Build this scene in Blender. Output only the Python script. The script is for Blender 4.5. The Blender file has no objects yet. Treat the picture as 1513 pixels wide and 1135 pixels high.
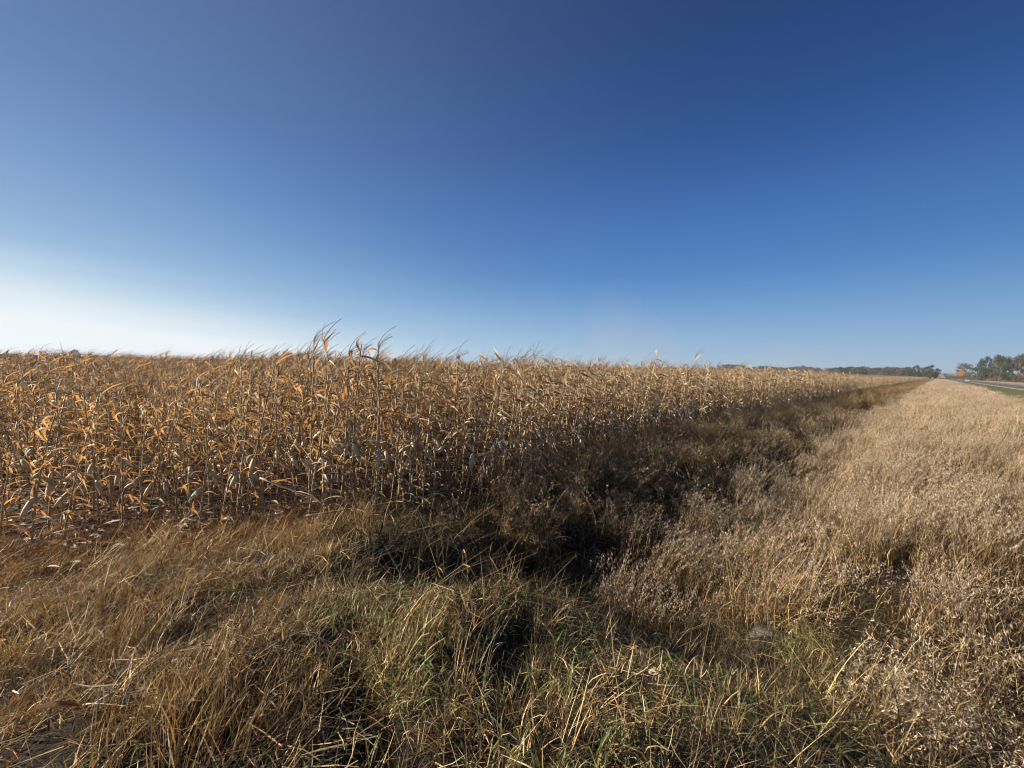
import bpy, math, random
import numpy as np
from mathutils import Vector, Matrix
R = math.radians
SC = bpy.context.scene
COL = SC.collection
random.seed(7); rng = np.random.default_rng(7)

# ------------------------------------------------------------------ camera
CAM_Z = 2.5
SUN_AZ, SUN_EL = -96.0, 21.5          # azimuth from +Y towards +X, elevation (degrees)
cam_data = bpy.data.cameras.new('camera'); cam = bpy.data.objects.new('camera', cam_data); COL.objects.link(cam)
cam_data.sensor_width = 36.0; cam_data.lens = 568/1513*36.0
cam_data.clip_start = 0.05; cam_data.clip_end = 20000
cam.matrix_world = Matrix.Translation((0, 0, CAM_Z)) @ Matrix.Rotation(R(90-2.33), 4, 'X') @ Matrix.Rotation(R(1.24), 4, 'Z')
SC.camera = cam

# ------------------------------------------------------------------ sky
w = bpy.data.worlds.new('World'); SC.world = w; w.use_nodes = True
nt = w.node_tree; nt.nodes.clear()
N = nt.nodes.new; L = nt.links.new
out = N('ShaderNodeOutputWorld'); bg = N('ShaderNodeBackground'); sky = N('ShaderNodeTexSky')
sky.sky_type = 'NISHITA'; sky.sun_disc = False
sky.sun_elevation = R(SUN_EL); sky.sun_rotation = R(SUN_AZ)
sky.altitude = 400; sky.air_density = 1.0; sky.dust_density = 0.3; sky.ozone_density = 6.0
bg.inputs['Strength'].default_value = 0.05
hs = N('ShaderNodeHueSaturation'); hs.inputs['Saturation'].default_value = 1.10
gam = N('ShaderNodeGamma'); gam.inputs['Gamma'].default_value = 1.22
tint = N('ShaderNodeVectorMath'); tint.operation = 'MULTIPLY'; tint.inputs[1].default_value = (0.96, 0.75, 0.768)
L(sky.outputs[0], hs.inputs['Color']); L(hs.outputs[0], gam.inputs[0]); L(gam.outputs[0], tint.inputs[0])
# thin bright cirrus low in the sky towards the sun: a bank that climbs as it nears the sun's side
tcw = N('ShaderNodeTexCoord'); sx = N('ShaderNodeSeparateXYZ'); L(tcw.outputs['Generated'], sx.inputs[0])
def wm(op, a_, b_=None, c_=None, cl=False):
    q = N('ShaderNodeMath'); q.operation = op; q.use_clamp = cl
    for i_, v_ in enumerate((a_, b_, c_)):
        if v_ is None: continue
        if isinstance(v_, (int, float)): q.inputs[i_].default_value = v_
        else: L(v_, q.inputs[i_])
    return q.outputs[0]
dt = N('ShaderNodeVectorMath'); dt.operation = 'DOT_PRODUCT'; L(tcw.outputs['Generated'], dt.inputs[0])
dt.inputs[1].default_value = (math.sin(R(-82)), math.cos(R(-82)), 0)
wn = N('ShaderNodeTexNoise'); wn.inputs['Scale'].default_value = 3.0; wn.inputs['Detail'].default_value = 3
mpw = N('ShaderNodeMapping'); mpw.inputs['Scale'].default_value = (1, 1, 9); L(tcw.outputs['Generated'], mpw.inputs[0]); L(mpw.outputs[0], wn.inputs['Vector'])
etop = wm('MULTIPLY_ADD', dt.outputs['Value'], .24, -.070)
etop = wm('MULTIPLY_ADD', wn.outputs['Fac'], .04, etop)
dz_ = wm('SUBTRACT', etop, sx.outputs['Z'])
mk = wm('MULTIPLY_ADD', dz_, 6.5, .42, cl=True); mk = wm('MULTIPLY', mk, mk); mk = wm('MULTIPLY', mk, .88, cl=True)
veil = wm('MULTIPLY_ADD', dz_, 2.3, .74, cl=True); veil = wm('MULTIPLY', veil, veil); veil = wm('MULTIPLY', veil, .62, cl=True); v2 = wm('MULTIPLY_ADD', dt.outputs['Value'], .62, .30, cl=True); v2 = wm('MULTIPLY', v2, v2); v2 = wm('MULTIPLY', v2, .27); veil = wm('ADD', veil, v2)
def mixc(f_, a_, b_):
    q = N('ShaderNodeMix'); q.data_type = 'RGBA'; L(f_, q.inputs['Factor']); L(a_, q.inputs['A']); q.inputs['B'].default_value = (*b_, 1); return q.outputs['Result']
# brighter middle of the sky
g1 = wm('MULTIPLY_ADD', sx.outputs['Z'], 1.9, .62); g2 = wm('MULTIPLY_ADD', sx.outputs['Z'], -1.0, 1.68); gz = wm('SMOOTH_MIN', g1, g2, .25); dd_ = wm('MULTIPLY', dt.outputs['Value'], dt.outputs['Value']); dd_ = wm('MULTIPLY_ADD', dd_, -.62, 1.03); gz = wm('MULTIPLY', gz, dd_); rg_ = wm('MULTIPLY_ADD', dt.outputs['Value'], .33, 1.0); rg_ = wm('MINIMUM', rg_, 1.0); gz = wm('MULTIPLY', gz, rg_)
gv = N('ShaderNodeVectorMath'); gv.operation = 'SCALE'; L(tint.outputs[0], gv.inputs[0]); L(gz, gv.inputs['Scale'])
# grey-blue air along the horizon
hz1 = wm('MULTIPLY_ADD', sx.outputs['Z'], -2.3, 1.12, cl=True); hz1 = wm('MULTIPLY', hz1, hz1); hz1 = wm('MULTIPLY', hz1, .92)
hzb = wm('MULTIPLY_ADD', sx.outputs['Z'], -4.2, 1.05, cl=True); hzb = wm('MULTIPLY', hzb, hzb); hzb = wm('MULTIPLY', hzb, .95)
c_ = mixc(hz1, gv.outputs[0], (1.32, 3.62, 7.41)); c_ = mixc(hzb, c_, (4.06, 5.56, 6.71)); c_ = mixc(veil, c_, (5.47, 7.68, 9.09)); c_ = mixc(mk, c_, (9.46, 9.91, 10.00))
L(c_, bg.inputs['Color']); L(bg.outputs[0], out.inputs['Surface'])

# ------------------------------------------------------------------ sun
sd = bpy.data.lights.new('sun', 'SUN'); sun = bpy.data.objects.new('sun', sd); COL.objects.link(sun)
sd.energy = 5.0; sd.angle = R(0.53); sd.color = (1.0, 0.88, 0.73)
sdir = Vector((math.sin(R(SUN_AZ))*math.cos(R(SUN_EL)), math.cos(R(SUN_AZ))*math.cos(R(SUN_EL)), math.sin(R(SUN_EL))))
sun.rotation_euler = sdir.to_track_quat('Z', 'Y').to_euler()
SC.view_settings.view_transform = 'Standard'; SC.view_settings.look = 'None'
SC.view_settings.exposure = 0.96; SC.view_settings.gamma = 1.0
SC.cycles.max_bounces = 5; SC.cycles.diffuse_bounces = 1; SC.cycles.glossy_bounces = 2
SC.cycles.transmission_bounces = 4; SC.cycles.transparent_max_bounces = 4; SC.cycles.volume_bounces = 0
SC.cycles.pixel_filter_type = 'BLACKMAN_HARRIS'; SC.cycles.filter_width = 1.05
SC.cycles.caustics_reflective = False; SC.cycles.caustics_refractive = False

# ------------------------------------------------------------------ place: road axis (S) and across (U)
VP = math.atan((1385-756.5)/568)
DX, DY = math.sin(VP), math.cos(VP)
NX, NY = DY, -DX
def su(x, y): return x*DX+y*DY, x*NX+y*NY
def xy(s, u): return s*DX+u*NX, s*DY+u*NY
def sm(t, a, b):
    t = np.clip((np.asarray(t, float)-a)/(b-a), 0, 1); return t*t*(3-2*t)
def bump(x, y):
    return (0.045*np.sin(1.9*x+1.1)*np.sin(2.3*y+.4)+0.035*np.sin(4.1*x+.7*y+2)*np.sin(3.7*y-1.3*x)
            + 0.02*np.sin(8.3*x+1.9*y)*np.sin(7.1*y-2.2*x+1))
HOLES = []
def H(x, y):
    x = np.asarray(x, float); y = np.asarray(y, float)
    s, u = su(x, y); r = np.hypot(x, y)
    ditch = -0.62*np.exp(-((u+2.3)/1.35)**2)
    verge = 0.12*sm(u, -1.5, 4)+0.28*sm(u, 4, 11)
    base = ditch+verge
    top = 0.9*sm(u, -8.2, -1.6)
    top = np.maximum(top, verge)
    edge = 1.15+0.9*np.exp(-((u+5.0)/1.5)**2)*0
    m = (1-sm(s, edge, edge+3.1))*sm(s, -9, -5)
    z = base*(1-m)+top*m
    z = z+bump(x, y)*(1-sm(r, 25, 60))*np.where(u < 10.5, 1, 0)
    for (hx, hy, hr, hd) in HOLES: z = z-hd*np.exp(-((x-hx)**2+(y-hy)**2)/hr**2)
    # field rises gently towards the left, then far hill where the road climbs
    z = z+2.2*sm(-u, 60, 420)*sm(-s, -500, 300)
    z = z+26*sm(s, 1300, 2500)*(0.75+0.25*np.sin(u/260.0+0.6))*sm(u, -900, -200)
    return z
cz = float(H(0, 0))

# pixel of the photograph -> point where its ray meets height z (used for measuring positions)
CM = np.array(cam.matrix_world)
def ray(px, py):
    d = CM[:3, :3] @ np.array([(px-756.5)/568, -(py-567.5)/568, -1.0]); return d
def at(px, py, z=0.0):
    d = ray(px, py); t = (z-CAM_Z)/d[2]; return d[0]*t, d[1]*t
def proj(x, y, z):
    p = CM[:3, :3].T @ np.array([x, y, z-CAM_Z]); return 756.5-568*p[0]/p[2], 567.5+568*p[1]/p[2]

def hit(px, py):
    """where the sight line through a measured point of the photograph meets the ground"""
    d = ray(px, py); t_ = 0.8
    while t_ < 400 and CAM_Z+d[2]*t_ > float(H(d[0]*t_, d[1]*t_)): t_ += .02
    return d[0]*t_, d[1]*t_, CAM_Z+d[2]*t_
# small hollows added to the field approach, dug to make dark shade
HOLES += [(*hit(a_, b_)[:2], r_, d_) for a_, b_, r_, d_ in [(520, 1120, .15, .2), (512, 1040, .16, .23), (520, 975, .15, .18), (755, 1000, .13, .24), (757, 930, .15, .27), (1150, 1000, .3, .12), (310, 915, .4, .12), (590, 850, .5, .15), (1040, 930, .35, .25), (885, 855, .6, .5), (780, 848, .55, .5), (690, 840, .45, .45), (615, 830, .38, .32), (975, 895, .45, .42), (840, 900, .3, .15), (1040, 945, .3, .15)]]
def proj_np(x, y, z):
    P_ = np.stack([x, y, z-CAM_Z], -1) @ CM[:3, :3]; w_ = np.where(P_[:, 2] < -.05, P_[:, 2], -.05)
    return 756.5-568*P_[:, 0]/w_, 567.5+568*P_[:, 1]/w_
def blobs(x, y, bl, out=0.0):
    """how strongly each spot of ground belongs to patches measured in the photograph"""
    px, py = proj_np(x, y, H(x, y)); v = np.zeros(len(x))
    for cx, cy, rx, ry, w_ in bl: v = np.maximum(v, w_*np.exp(-(((px-cx)/rx)**2+((py-cy)/ry)**2)))
    return np.where((px < -150) | (px > 1660) | (py > 1300), np.maximum(v, out), v)
# ------------------------------------------------------------------ mesh helper
class MB:
    def __init__(s): s.v = []; s.f = []; s.m = []; s.t = []
    def n(s): return len(s.v)
    def ribbon(s, pts, wid, side, mat=0, tint=0.5, fold=0.0, up=None):
        """strip along pts; side = list of side vectors; fold>0 gives a V section"""
        b = s.n(); k = len(pts)
        if fold:
            for p, w_, d, q in zip(pts, wid, side, up):
                s.v += [tuple(p-d*w_+q*w_*fold), tuple(p), tuple(p+d*w_+q*w_*fold)]
            for i in range(k-1):
                a = b+3*i
                s.f += [(a, a+1, a+4, a+3), (a+1, a+2, a+5, a+4)]; s.m += [mat, mat]; s.t += [tint, tint]
        else:
            for p, w_, d in zip(pts, wid, side): s.v += [tuple(p-d*w_), tuple(p+d*w_)]
            for i in range(k-1):
                a = b+2*i; s.f.append((a, a+1, a+3, a+2)); s.m.append(mat); s.t.append(tint)
    def tube(s, pts, rad, k=5, mat=0, tint=0.5, cap=True):
        b = s.n(); n = len(pts)
        pts = [np.asarray(p, float) for p in pts]
        for i, (p, r) in enumerate(zip(pts, rad)):
            d = pts[min(i+1, n-1)]-pts[max(i-1, 0)]; d = d/(np.linalg.norm(d)+1e-9)
            a = np.cross(d, [0, 0, 1.0]) if abs(d[2]) < .9 else np.cross(d, [0, 1.0, 0]); a /= np.linalg.norm(a); c = np.cross(d, a)
            for j in range(k):
                th = 2*math.pi*j/k; s.v.append(tuple(p+r*(math.cos(th)*a+math.sin(th)*c)))
        for i in range(n-1):
            for j in range(k):
                j2 = (j+1) % k
                s.f.append((b+i*k+j, b+i*k+j2, b+(i+1)*k+j2, b+(i+1)*k+j)); s.m.append(mat); s.t.append(tint)
        if cap:
            s.f.append(tuple(b+(n-1)*k+j for j in range(k))); s.m.append(mat); s.t.append(tint)
            s.f.append(tuple(b+k-1-j for j in range(k))); s.m.append(mat); s.t.append(tint)
    def box(s, lo, hi, mat=0, tint=.5):
        b = s.n(); (x0, y0, z0), (x1, y1, z1) = lo, hi
        s.v += [(x0, y0, z0), (x1, y0, z0), (x1, y1, z0), (x0, y1, z0), (x0, y0, z1), (x1, y0, z1), (x1, y1, z1), (x0, y1, z1)]
        for f in [(0, 3, 2, 1), (4, 5, 6, 7), (0, 1, 5, 4), (1, 2, 6, 5), (2, 3, 7, 6), (3, 0, 4, 7)]:
            s.f.append(tuple(b+i for i in f)); s.m.append(mat); s.t.append(tint)
    def quad(s, a, b_, c, d, mat=0, tint=.5):
        b = s.n(); s.v += [tuple(a), tuple(b_), tuple(c), tuple(d)]; s.f.append((b, b+1, b+2, b+3)); s.m.append(mat); s.t.append(tint)
    def add(s, o, M=None, off=(0, 0, 0)):
        if not o.v: return
        b = s.n(); V = np.array(o.v)
        if M is not None: V = V @ np.asarray(M).T
        V = V+np.asarray(off)
        s.v += [tuple(p) for p in V]; s.f += [tuple(i+b for i in f) for f in o.f]; s.m += o.m; s.t += o.t
    def mesh(s, name, mats, smooth=False):
        me = bpy.data.meshes.new(name); me.from_pydata(s.v, [], s.f)
        for m_ in mats: me.materials.append(m_)
        me.polygons.foreach_set('material_index', s.m)
        a = me.attributes.new('tint', 'FLOAT', 'FACE'); a.data.foreach_set('value', np.array(s.t, np.float32))
        if smooth: me.polygons.foreach_set('use_smooth', [True]*len(s.f))
        me.update(); return me
def link(name, me, parent=None, loc=None):
    o = bpy.data.objects.new(name, me); COL.objects.link(o)
    if parent: o.parent = parent
    if loc is not None: o.location = loc
    return o
def tag(o, label=None, cat=None, group=None, kind=None):
    if label: o['label'] = label
    if cat: o['category'] = cat
    if group: o['group'] = group
    if kind: o['kind'] = kind
    return o
def empty(name, loc=(0, 0, 0), rz=0, sc=1):
    o = bpy.data.objects.new(name, None); COL.objects.link(o); o.location = loc; o.rotation_euler = (0, 0, rz)
    o.scale = (sc, sc, sc); o.empty_display_size = 0.1; return o

# ------------------------------------------------------------------ materials
def new_mat(name):
    m = bpy.data.materials.new(name); m.use_nodes = True; m.node_tree.nodes.clear(); return m, m.node_tree
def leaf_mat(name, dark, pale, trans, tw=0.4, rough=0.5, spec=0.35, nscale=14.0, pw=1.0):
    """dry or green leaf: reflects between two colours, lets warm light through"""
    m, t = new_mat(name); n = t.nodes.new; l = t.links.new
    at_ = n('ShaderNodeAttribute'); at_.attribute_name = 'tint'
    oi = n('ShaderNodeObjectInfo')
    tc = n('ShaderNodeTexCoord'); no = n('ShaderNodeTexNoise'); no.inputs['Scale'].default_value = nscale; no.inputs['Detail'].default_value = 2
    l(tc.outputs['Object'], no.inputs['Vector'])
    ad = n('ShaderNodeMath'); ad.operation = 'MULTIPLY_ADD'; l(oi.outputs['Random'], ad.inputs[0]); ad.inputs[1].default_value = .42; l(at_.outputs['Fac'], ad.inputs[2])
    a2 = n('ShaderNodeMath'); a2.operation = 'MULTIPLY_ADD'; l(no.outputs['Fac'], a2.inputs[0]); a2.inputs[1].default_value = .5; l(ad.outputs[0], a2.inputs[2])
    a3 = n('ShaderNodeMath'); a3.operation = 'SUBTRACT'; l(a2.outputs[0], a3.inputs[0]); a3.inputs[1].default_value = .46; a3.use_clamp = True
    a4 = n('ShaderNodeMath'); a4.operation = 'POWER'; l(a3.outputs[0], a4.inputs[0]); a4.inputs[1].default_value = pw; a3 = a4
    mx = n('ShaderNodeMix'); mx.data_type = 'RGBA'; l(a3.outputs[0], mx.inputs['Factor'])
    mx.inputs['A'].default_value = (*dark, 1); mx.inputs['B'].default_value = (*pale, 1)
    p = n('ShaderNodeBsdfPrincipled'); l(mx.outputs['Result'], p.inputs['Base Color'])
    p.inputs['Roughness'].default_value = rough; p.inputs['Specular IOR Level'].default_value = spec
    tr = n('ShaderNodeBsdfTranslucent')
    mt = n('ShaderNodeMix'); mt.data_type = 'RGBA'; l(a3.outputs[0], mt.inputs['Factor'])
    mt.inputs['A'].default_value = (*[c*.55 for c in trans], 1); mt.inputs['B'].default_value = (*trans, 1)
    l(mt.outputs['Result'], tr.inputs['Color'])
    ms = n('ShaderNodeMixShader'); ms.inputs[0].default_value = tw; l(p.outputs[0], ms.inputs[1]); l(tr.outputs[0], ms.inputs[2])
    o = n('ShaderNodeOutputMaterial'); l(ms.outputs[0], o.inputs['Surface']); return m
def plain(name, c1, c2, scale=5.0, rough=.7, metal=0.0, spec=.3, bumpd=0.0):
    m, t = new_mat(name); n = t.nodes.new; l = t.links.new
    tc = n('ShaderNodeTexCoord'); no = n('ShaderNodeTexNoise'); no.inputs['Scale'].default_value = scale; no.inputs['Detail'].default_value = 6
    l(tc.outputs['Object'], no.inputs['Vector'])
    cr = n('ShaderNodeValToRGB'); cr.color_ramp.elements[0].position = .32; cr.color_ramp.elements[1].position = .68
    cr.color_ramp.elements[0].color = (*c1, 1); cr.color_ramp.elements[1].color = (*c2, 1)
    l(no.outputs['Fac'], cr.inputs[0])
    p = n('ShaderNodeBsdfPrincipled'); l(cr.outputs[0], p.inputs['Base Color']); p.inputs['Roughness'].default_value = rough
    p.inputs['Metallic'].default_value = metal; p.inputs['Specular IOR Level'].default_value = spec
    if bumpd:
        b = n('ShaderNodeBump'); b.inputs['Distance'].default_value = bumpd; b.inputs['Strength'].default_value = .8
        l(no.outputs['Fac'], b.inputs['Height']); l(b.outputs[0], p.inputs['Normal'])
    o = n('ShaderNodeOutputMaterial'); l(p.outputs[0], o.inputs['Surface']); return m
M_LEAF = leaf_mat('dry_corn_leaf', (.15, .085, .04), (.86, .73, .48), (.90, .47, .15), .38, .5, .35)
M_STALK = leaf_mat('dry_corn_stalk', (.15, .10, .055), (.66, .52, .31), (.3, .15, .05), .08, .45, .45, 9)
M_HUSK = leaf_mat('dry_husk', (.42, .32, .17), (.74, .62, .40), (.7, .42, .16), .25, .5, .4, 11)
M_TASSEL = leaf_mat('dry_tassel', (.16, .10, .055), (.40, .30, .17), (.3, .18, .08), .2, .6, .3)
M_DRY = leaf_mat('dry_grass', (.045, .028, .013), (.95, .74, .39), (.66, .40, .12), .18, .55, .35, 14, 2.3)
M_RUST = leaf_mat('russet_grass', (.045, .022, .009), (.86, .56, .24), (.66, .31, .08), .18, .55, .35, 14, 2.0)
M_GREEN = leaf_mat('green_grass', (.025, .035, .01), (.34, .37, .12), (.36, .42, .07), .28, .45, .4)
M_BROME = leaf_mat('brome_seed', (.06, .04, .025), (.76, .61, .43), (.5, .34, .2), .18, .65, .25, 14, 1.3)
M_TRASH = leaf_mat('fallen_corn_leaf', (.085, .05, .032), (.56, .44, .31), (.5, .22, .08), .16, .6, .22)
M_WEED = leaf_mat('dry_weed', (.05, .033, .016), (.66, .46, .21), (.55, .34, .11), .26, .6, .3, 14, 1.5)
M_DITCH = leaf_mat('shade_darkened_ditch_grass', (.012, .011, .006), (.09, .08, .035), (.10, .09, .02), .15, .6, .3, 14, 1.5)  # dark green ditch plants, darkened further to stand in for deep shade

# ------------------------------------------------------------------ instancing for the uncountable masses
def mass(name, protos, P, rz, tilt, sc, idx, label):
    """one object: vertices P carrying the plants of protos"""
    n_ = len(P)
    me = bpy.data.meshes.new(name); me.vertices.add(n_); me.vertices.foreach_set('co', np.asarray(P, np.float32).ravel())
    rot = np.zeros((n_, 3), np.float32); rot[:, 0] = tilt[:, 0]; rot[:, 1] = tilt[:, 1]; rot[:, 2] = rz
    a = me.attributes.new('rot', 'FLOAT_VECTOR', 'POINT'); a.data.foreach_set('vector', rot.ravel())
    a = me.attributes.new('scl', 'FLOAT_VECTOR', 'POINT'); a.data.foreach_set('vector', np.asarray(sc, np.float32).ravel())
    a = me.attributes.new('idx', 'INT', 'POINT'); a.data.foreach_set('value', np.asarray(idx, np.int32))
    c = bpy.data.collections.new(name+'_kinds')
    for i, pm in enumerate(protos):
        c.objects.link(bpy.data.objects.new('%s_kind_%02d' % (name, i), pm))
    o = link(name, me)
    g = bpy.data.node_groups.new(name+'_scatter', 'GeometryNodeTree')
    g.interface.new_socket('Geometry', in_out='INPUT', socket_type='NodeSocketGeometry')
    g.interface.new_socket('Geometry', in_out='OUTPUT', socket_type='NodeSocketGeometry')
    gi = g.nodes.new('NodeGroupInput'); go = g.nodes.new('NodeGroupOutput')
    ci = g.nodes.new('GeometryNodeCollectionInfo'); ci.inputs['Collection'].default_value = c
    ci.inputs['Separate Children'].default_value = True; ci.inputs['Reset Children'].default_value = True
    ip = g.nodes.new('GeometryNodeInstanceOnPoints'); ip.inputs['Pick Instance'].default_value = True
    def na(nm, ty):
        k = g.nodes.new('GeometryNodeInputNamedAttribute'); k.data_type = ty; k.inputs['Name'].default_value = nm; return k.outputs['Attribute']
    lk = g.links.new
    lk(gi.outputs[0], ip.inputs['Points']); lk(ci.outputs[0], ip.inputs['Instance']); lk(na('idx', 'INT'), ip.inputs['Instance Index'])
    er = g.nodes.new('FunctionNodeEulerToRotation'); lk(na('rot', 'FLOAT_VECTOR'), er.inputs[0]); lk(er.outputs[0], ip.inputs['Rotation'])
    lk(na('scl', 'FLOAT_VECTOR'), ip.inputs['Scale']); lk(ip.outputs[0], go.inputs[0])
    md = o.modifiers.new('scatter', 'NODES'); md.node_group = g
    tag(o, label, name.replace('_', ' '), kind='stuff'); return o
EXCL = []
def in_view(x, y, pad=8.0, margin=8.0):
    """inside the wedge the photograph sees, widened for shadows and side steps"""
    az = np.degrees(np.arctan2(x, y)); r = np.hypot(x, y)
    return ((np.abs(az) < 53.5+margin) | (r < pad))
def scatter(s0, s1, u0, u1, dens, r0=0.0, r1=1e9, keep=None, margin=8.0, pad=8.0):
    n_ = int(abs((s1-s0)*(u1-u0))*dens)
    s = rng.uniform(s0, s1, n_); u = rng.uniform(u0, u1, n_)
    x, y = xy(s, u); r = np.hypot(x, y)
    k = in_view(x, y, pad, margin) & (r > r0) & (r < r1) & (y > -7)
    for ex, ey, er in EXCL: k &= np.hypot(x-ex, y-ey) > er
    if keep is not None: k &= keep(s, u, x, y)
    return x[k], y[k], s[k], u[k]
def pnoise(x, y, f, ph=0.0):
    return .5+.25*(np.sin(f*x+ph)*np.cos(f*1.13*y-ph*2)+np.sin(f*2.1*x-f*.7*y+ph*3)*np.cos(f*1.7*y+f*.9*x+ph))

# ------------------------------------------------------------------ ground
def axis(fine0, fine1, step, lo, hi, g=1.16):
    a = list(np.arange(fine0, fine1+1e-6, step)); st = step; x = fine0
    pre = []
    while x > lo: st *= g; x -= st; pre.append(max(x, lo))
    st = step; x = fine1; post = []
    while x < hi: st *= g; x += st; post.append(min(x, hi))
    return np.array(pre[::-1]+a+post)
SA = axis(-8, 16, .16, -2000, 3200); UA = axis(-13, 8, .16, -2600, 1800)
UA = np.unique(np.concatenate([UA, [10.4, 10.8, 11.0, 20.0, 20.4]]))
S_, U_ = np.meshgrid(SA, UA, indexing='ij'); X_, Y_ = xy(S_, U_)
Z_ = H(X_, Y_)
ns, nu = S_.shape
V = np.stack([X_, Y_, Z_], -1).reshape(-1, 3)
idg = np.arange(ns*nu).reshape(ns, nu)
F = np.stack([idg[:-1, :-1], idg[1:, :-1], idg[1:, 1:], idg[:-1, 1:]], -1).reshape(-1, 4)[:, ::-1]
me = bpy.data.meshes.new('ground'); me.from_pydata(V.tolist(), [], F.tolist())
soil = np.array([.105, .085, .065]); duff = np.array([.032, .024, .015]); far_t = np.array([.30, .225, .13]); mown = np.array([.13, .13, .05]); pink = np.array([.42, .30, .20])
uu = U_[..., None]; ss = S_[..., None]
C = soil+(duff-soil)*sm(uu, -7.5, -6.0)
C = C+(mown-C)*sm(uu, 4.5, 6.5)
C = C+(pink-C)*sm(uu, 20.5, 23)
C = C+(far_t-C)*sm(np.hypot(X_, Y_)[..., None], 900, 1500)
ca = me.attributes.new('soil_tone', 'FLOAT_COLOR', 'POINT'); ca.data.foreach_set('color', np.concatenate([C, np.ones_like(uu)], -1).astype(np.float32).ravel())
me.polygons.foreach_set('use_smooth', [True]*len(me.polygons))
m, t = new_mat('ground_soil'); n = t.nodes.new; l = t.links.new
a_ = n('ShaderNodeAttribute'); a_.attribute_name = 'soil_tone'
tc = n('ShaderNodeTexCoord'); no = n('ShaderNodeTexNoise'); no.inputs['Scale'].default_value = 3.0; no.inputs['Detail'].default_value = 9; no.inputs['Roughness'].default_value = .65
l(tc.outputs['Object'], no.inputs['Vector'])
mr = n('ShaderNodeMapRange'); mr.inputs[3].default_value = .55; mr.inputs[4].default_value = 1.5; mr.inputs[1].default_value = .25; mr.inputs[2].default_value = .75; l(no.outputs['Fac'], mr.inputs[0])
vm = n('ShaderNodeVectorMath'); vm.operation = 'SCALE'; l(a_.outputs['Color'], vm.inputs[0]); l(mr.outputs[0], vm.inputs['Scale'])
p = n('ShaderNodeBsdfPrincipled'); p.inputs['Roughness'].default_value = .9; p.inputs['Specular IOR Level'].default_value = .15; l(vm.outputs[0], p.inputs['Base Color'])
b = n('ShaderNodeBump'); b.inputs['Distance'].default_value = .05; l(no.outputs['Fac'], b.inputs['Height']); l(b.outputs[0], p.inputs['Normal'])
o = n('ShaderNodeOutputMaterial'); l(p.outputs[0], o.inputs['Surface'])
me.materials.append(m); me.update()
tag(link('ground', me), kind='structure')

# ------------------------------------------------------------------ road, shoulders, markings
def strip(name, u0, u1, z, mat, s0=-120, s1=3100, gaps=None, thick=0):
    mb = MB(); ss_ = axis(0, 60, 3, s0, s1, 1.06)
    def row(s): 
        x0, y0 = xy(s, u0); x1, y1 = xy(s, u1); xc, yc = xy(s, 15.5); h = float(H(xc, yc)); return (x0, y0, h+z), (x1, y1, h+z)
    if gaps:
        s = s0
        while s < 900:
            a, b_ = row(s); c, d = row(s+gaps[0]); mb.quad(a, b_, d, c); s += gaps[1]
    else:
        for i in range(len(ss_)-1):
            a, b_ = row(ss_[i]); c, d = row(ss_[i+1]); mb.quad(a, b_, d, c)
    o_ = link(name, mb.mesh(name, [mat])); tag(o_, kind='structure'); return o_
M_ASPH = plain('asphalt', (.12, .11, .10), (.18, .165, .15), 2.0, .95, 0, .05)
M_GRAV = plain('gravel', (.30, .25, .20), (.48, .41, .33), 6.0, .95)
M_WHITE = plain('road_paint_white', (.6, .6, .57), (.78, .77, .74), 3.0, .6)
M_YEL = plain('road_paint_yellow', (.6, .40, .05), (.75, .52, .09), 3.0, .6)
strip('gravel_shoulder', 10.9, 12.1, .02, M_GRAV); strip('gravel_shoulder', 18.9, 20.4, .02, M_GRAV)
strip('road', 12.0, 19.0, .06, M_ASPH)
strip('road_marking', 12.35, 12.48, .064, M_WHITE, s1=1500); strip('road_marking', 18.52, 18.65, .064, M_WHITE, s1=1500)
strip('road_marking', 15.44, 15.56, .064, M_YEL, gaps=(3.05, 12.2))

# ------------------------------------------------------------------ corn
WIND = np.array([0.93, 0.30, 0.0])
def rnd(a, b_): return random.uniform(a, b_)
def corn_leaf(mb, root, az, L_, W_, e0, e1, wind, mat=0, seg=8, tint=.5, twist=0.0):
    p = np.array(root, float); pts = []; wid = []; sd_ = []; up_ = []
    st = L_/seg; kink = random.randint(3, seg) if random.random() < .5 else 99; extra = 0; a = az
    for i in range(seg+1):
        t_ = i/seg
        e = e0+(e1-e0)*(t_**1.2)
        if i == kink: a += rnd(-1.2, 1.2)
        if i >= kink: extra = min(extra+1.1, 1.7)
        e = max(e-extra, -1.45)
        d = np.array([math.cos(e)*math.cos(a), math.cos(e)*math.sin(a), math.sin(e)])
        d = d+WIND*wind*(t_**.7); d /= np.linalg.norm(d)
        s_ = np.cross(d, [0, 0, 1.0]); s_ /= (np.linalg.norm(s_)+1e-6); q = np.cross(s_, d)
        tw = twist*t_+.25*math.sin(6*t_+az)
        s2 = s_*math.cos(tw)+q*math.sin(tw); q2 = -s_*math.sin(tw)+q*math.cos(tw)
        pts.append(p.copy()); wid.append(W_*(min(1, t_*4+.35))*max(0.04, (1-t_**2.2))*rnd(.8, 1.15)); sd_.append(s2); up_.append(q2)
        p = p+d*st; a += rnd(-.16, .16)
    mb.ribbon(pts, wid, sd_, mat, tint, fold=rnd(.35, .9), up=up_)
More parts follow.
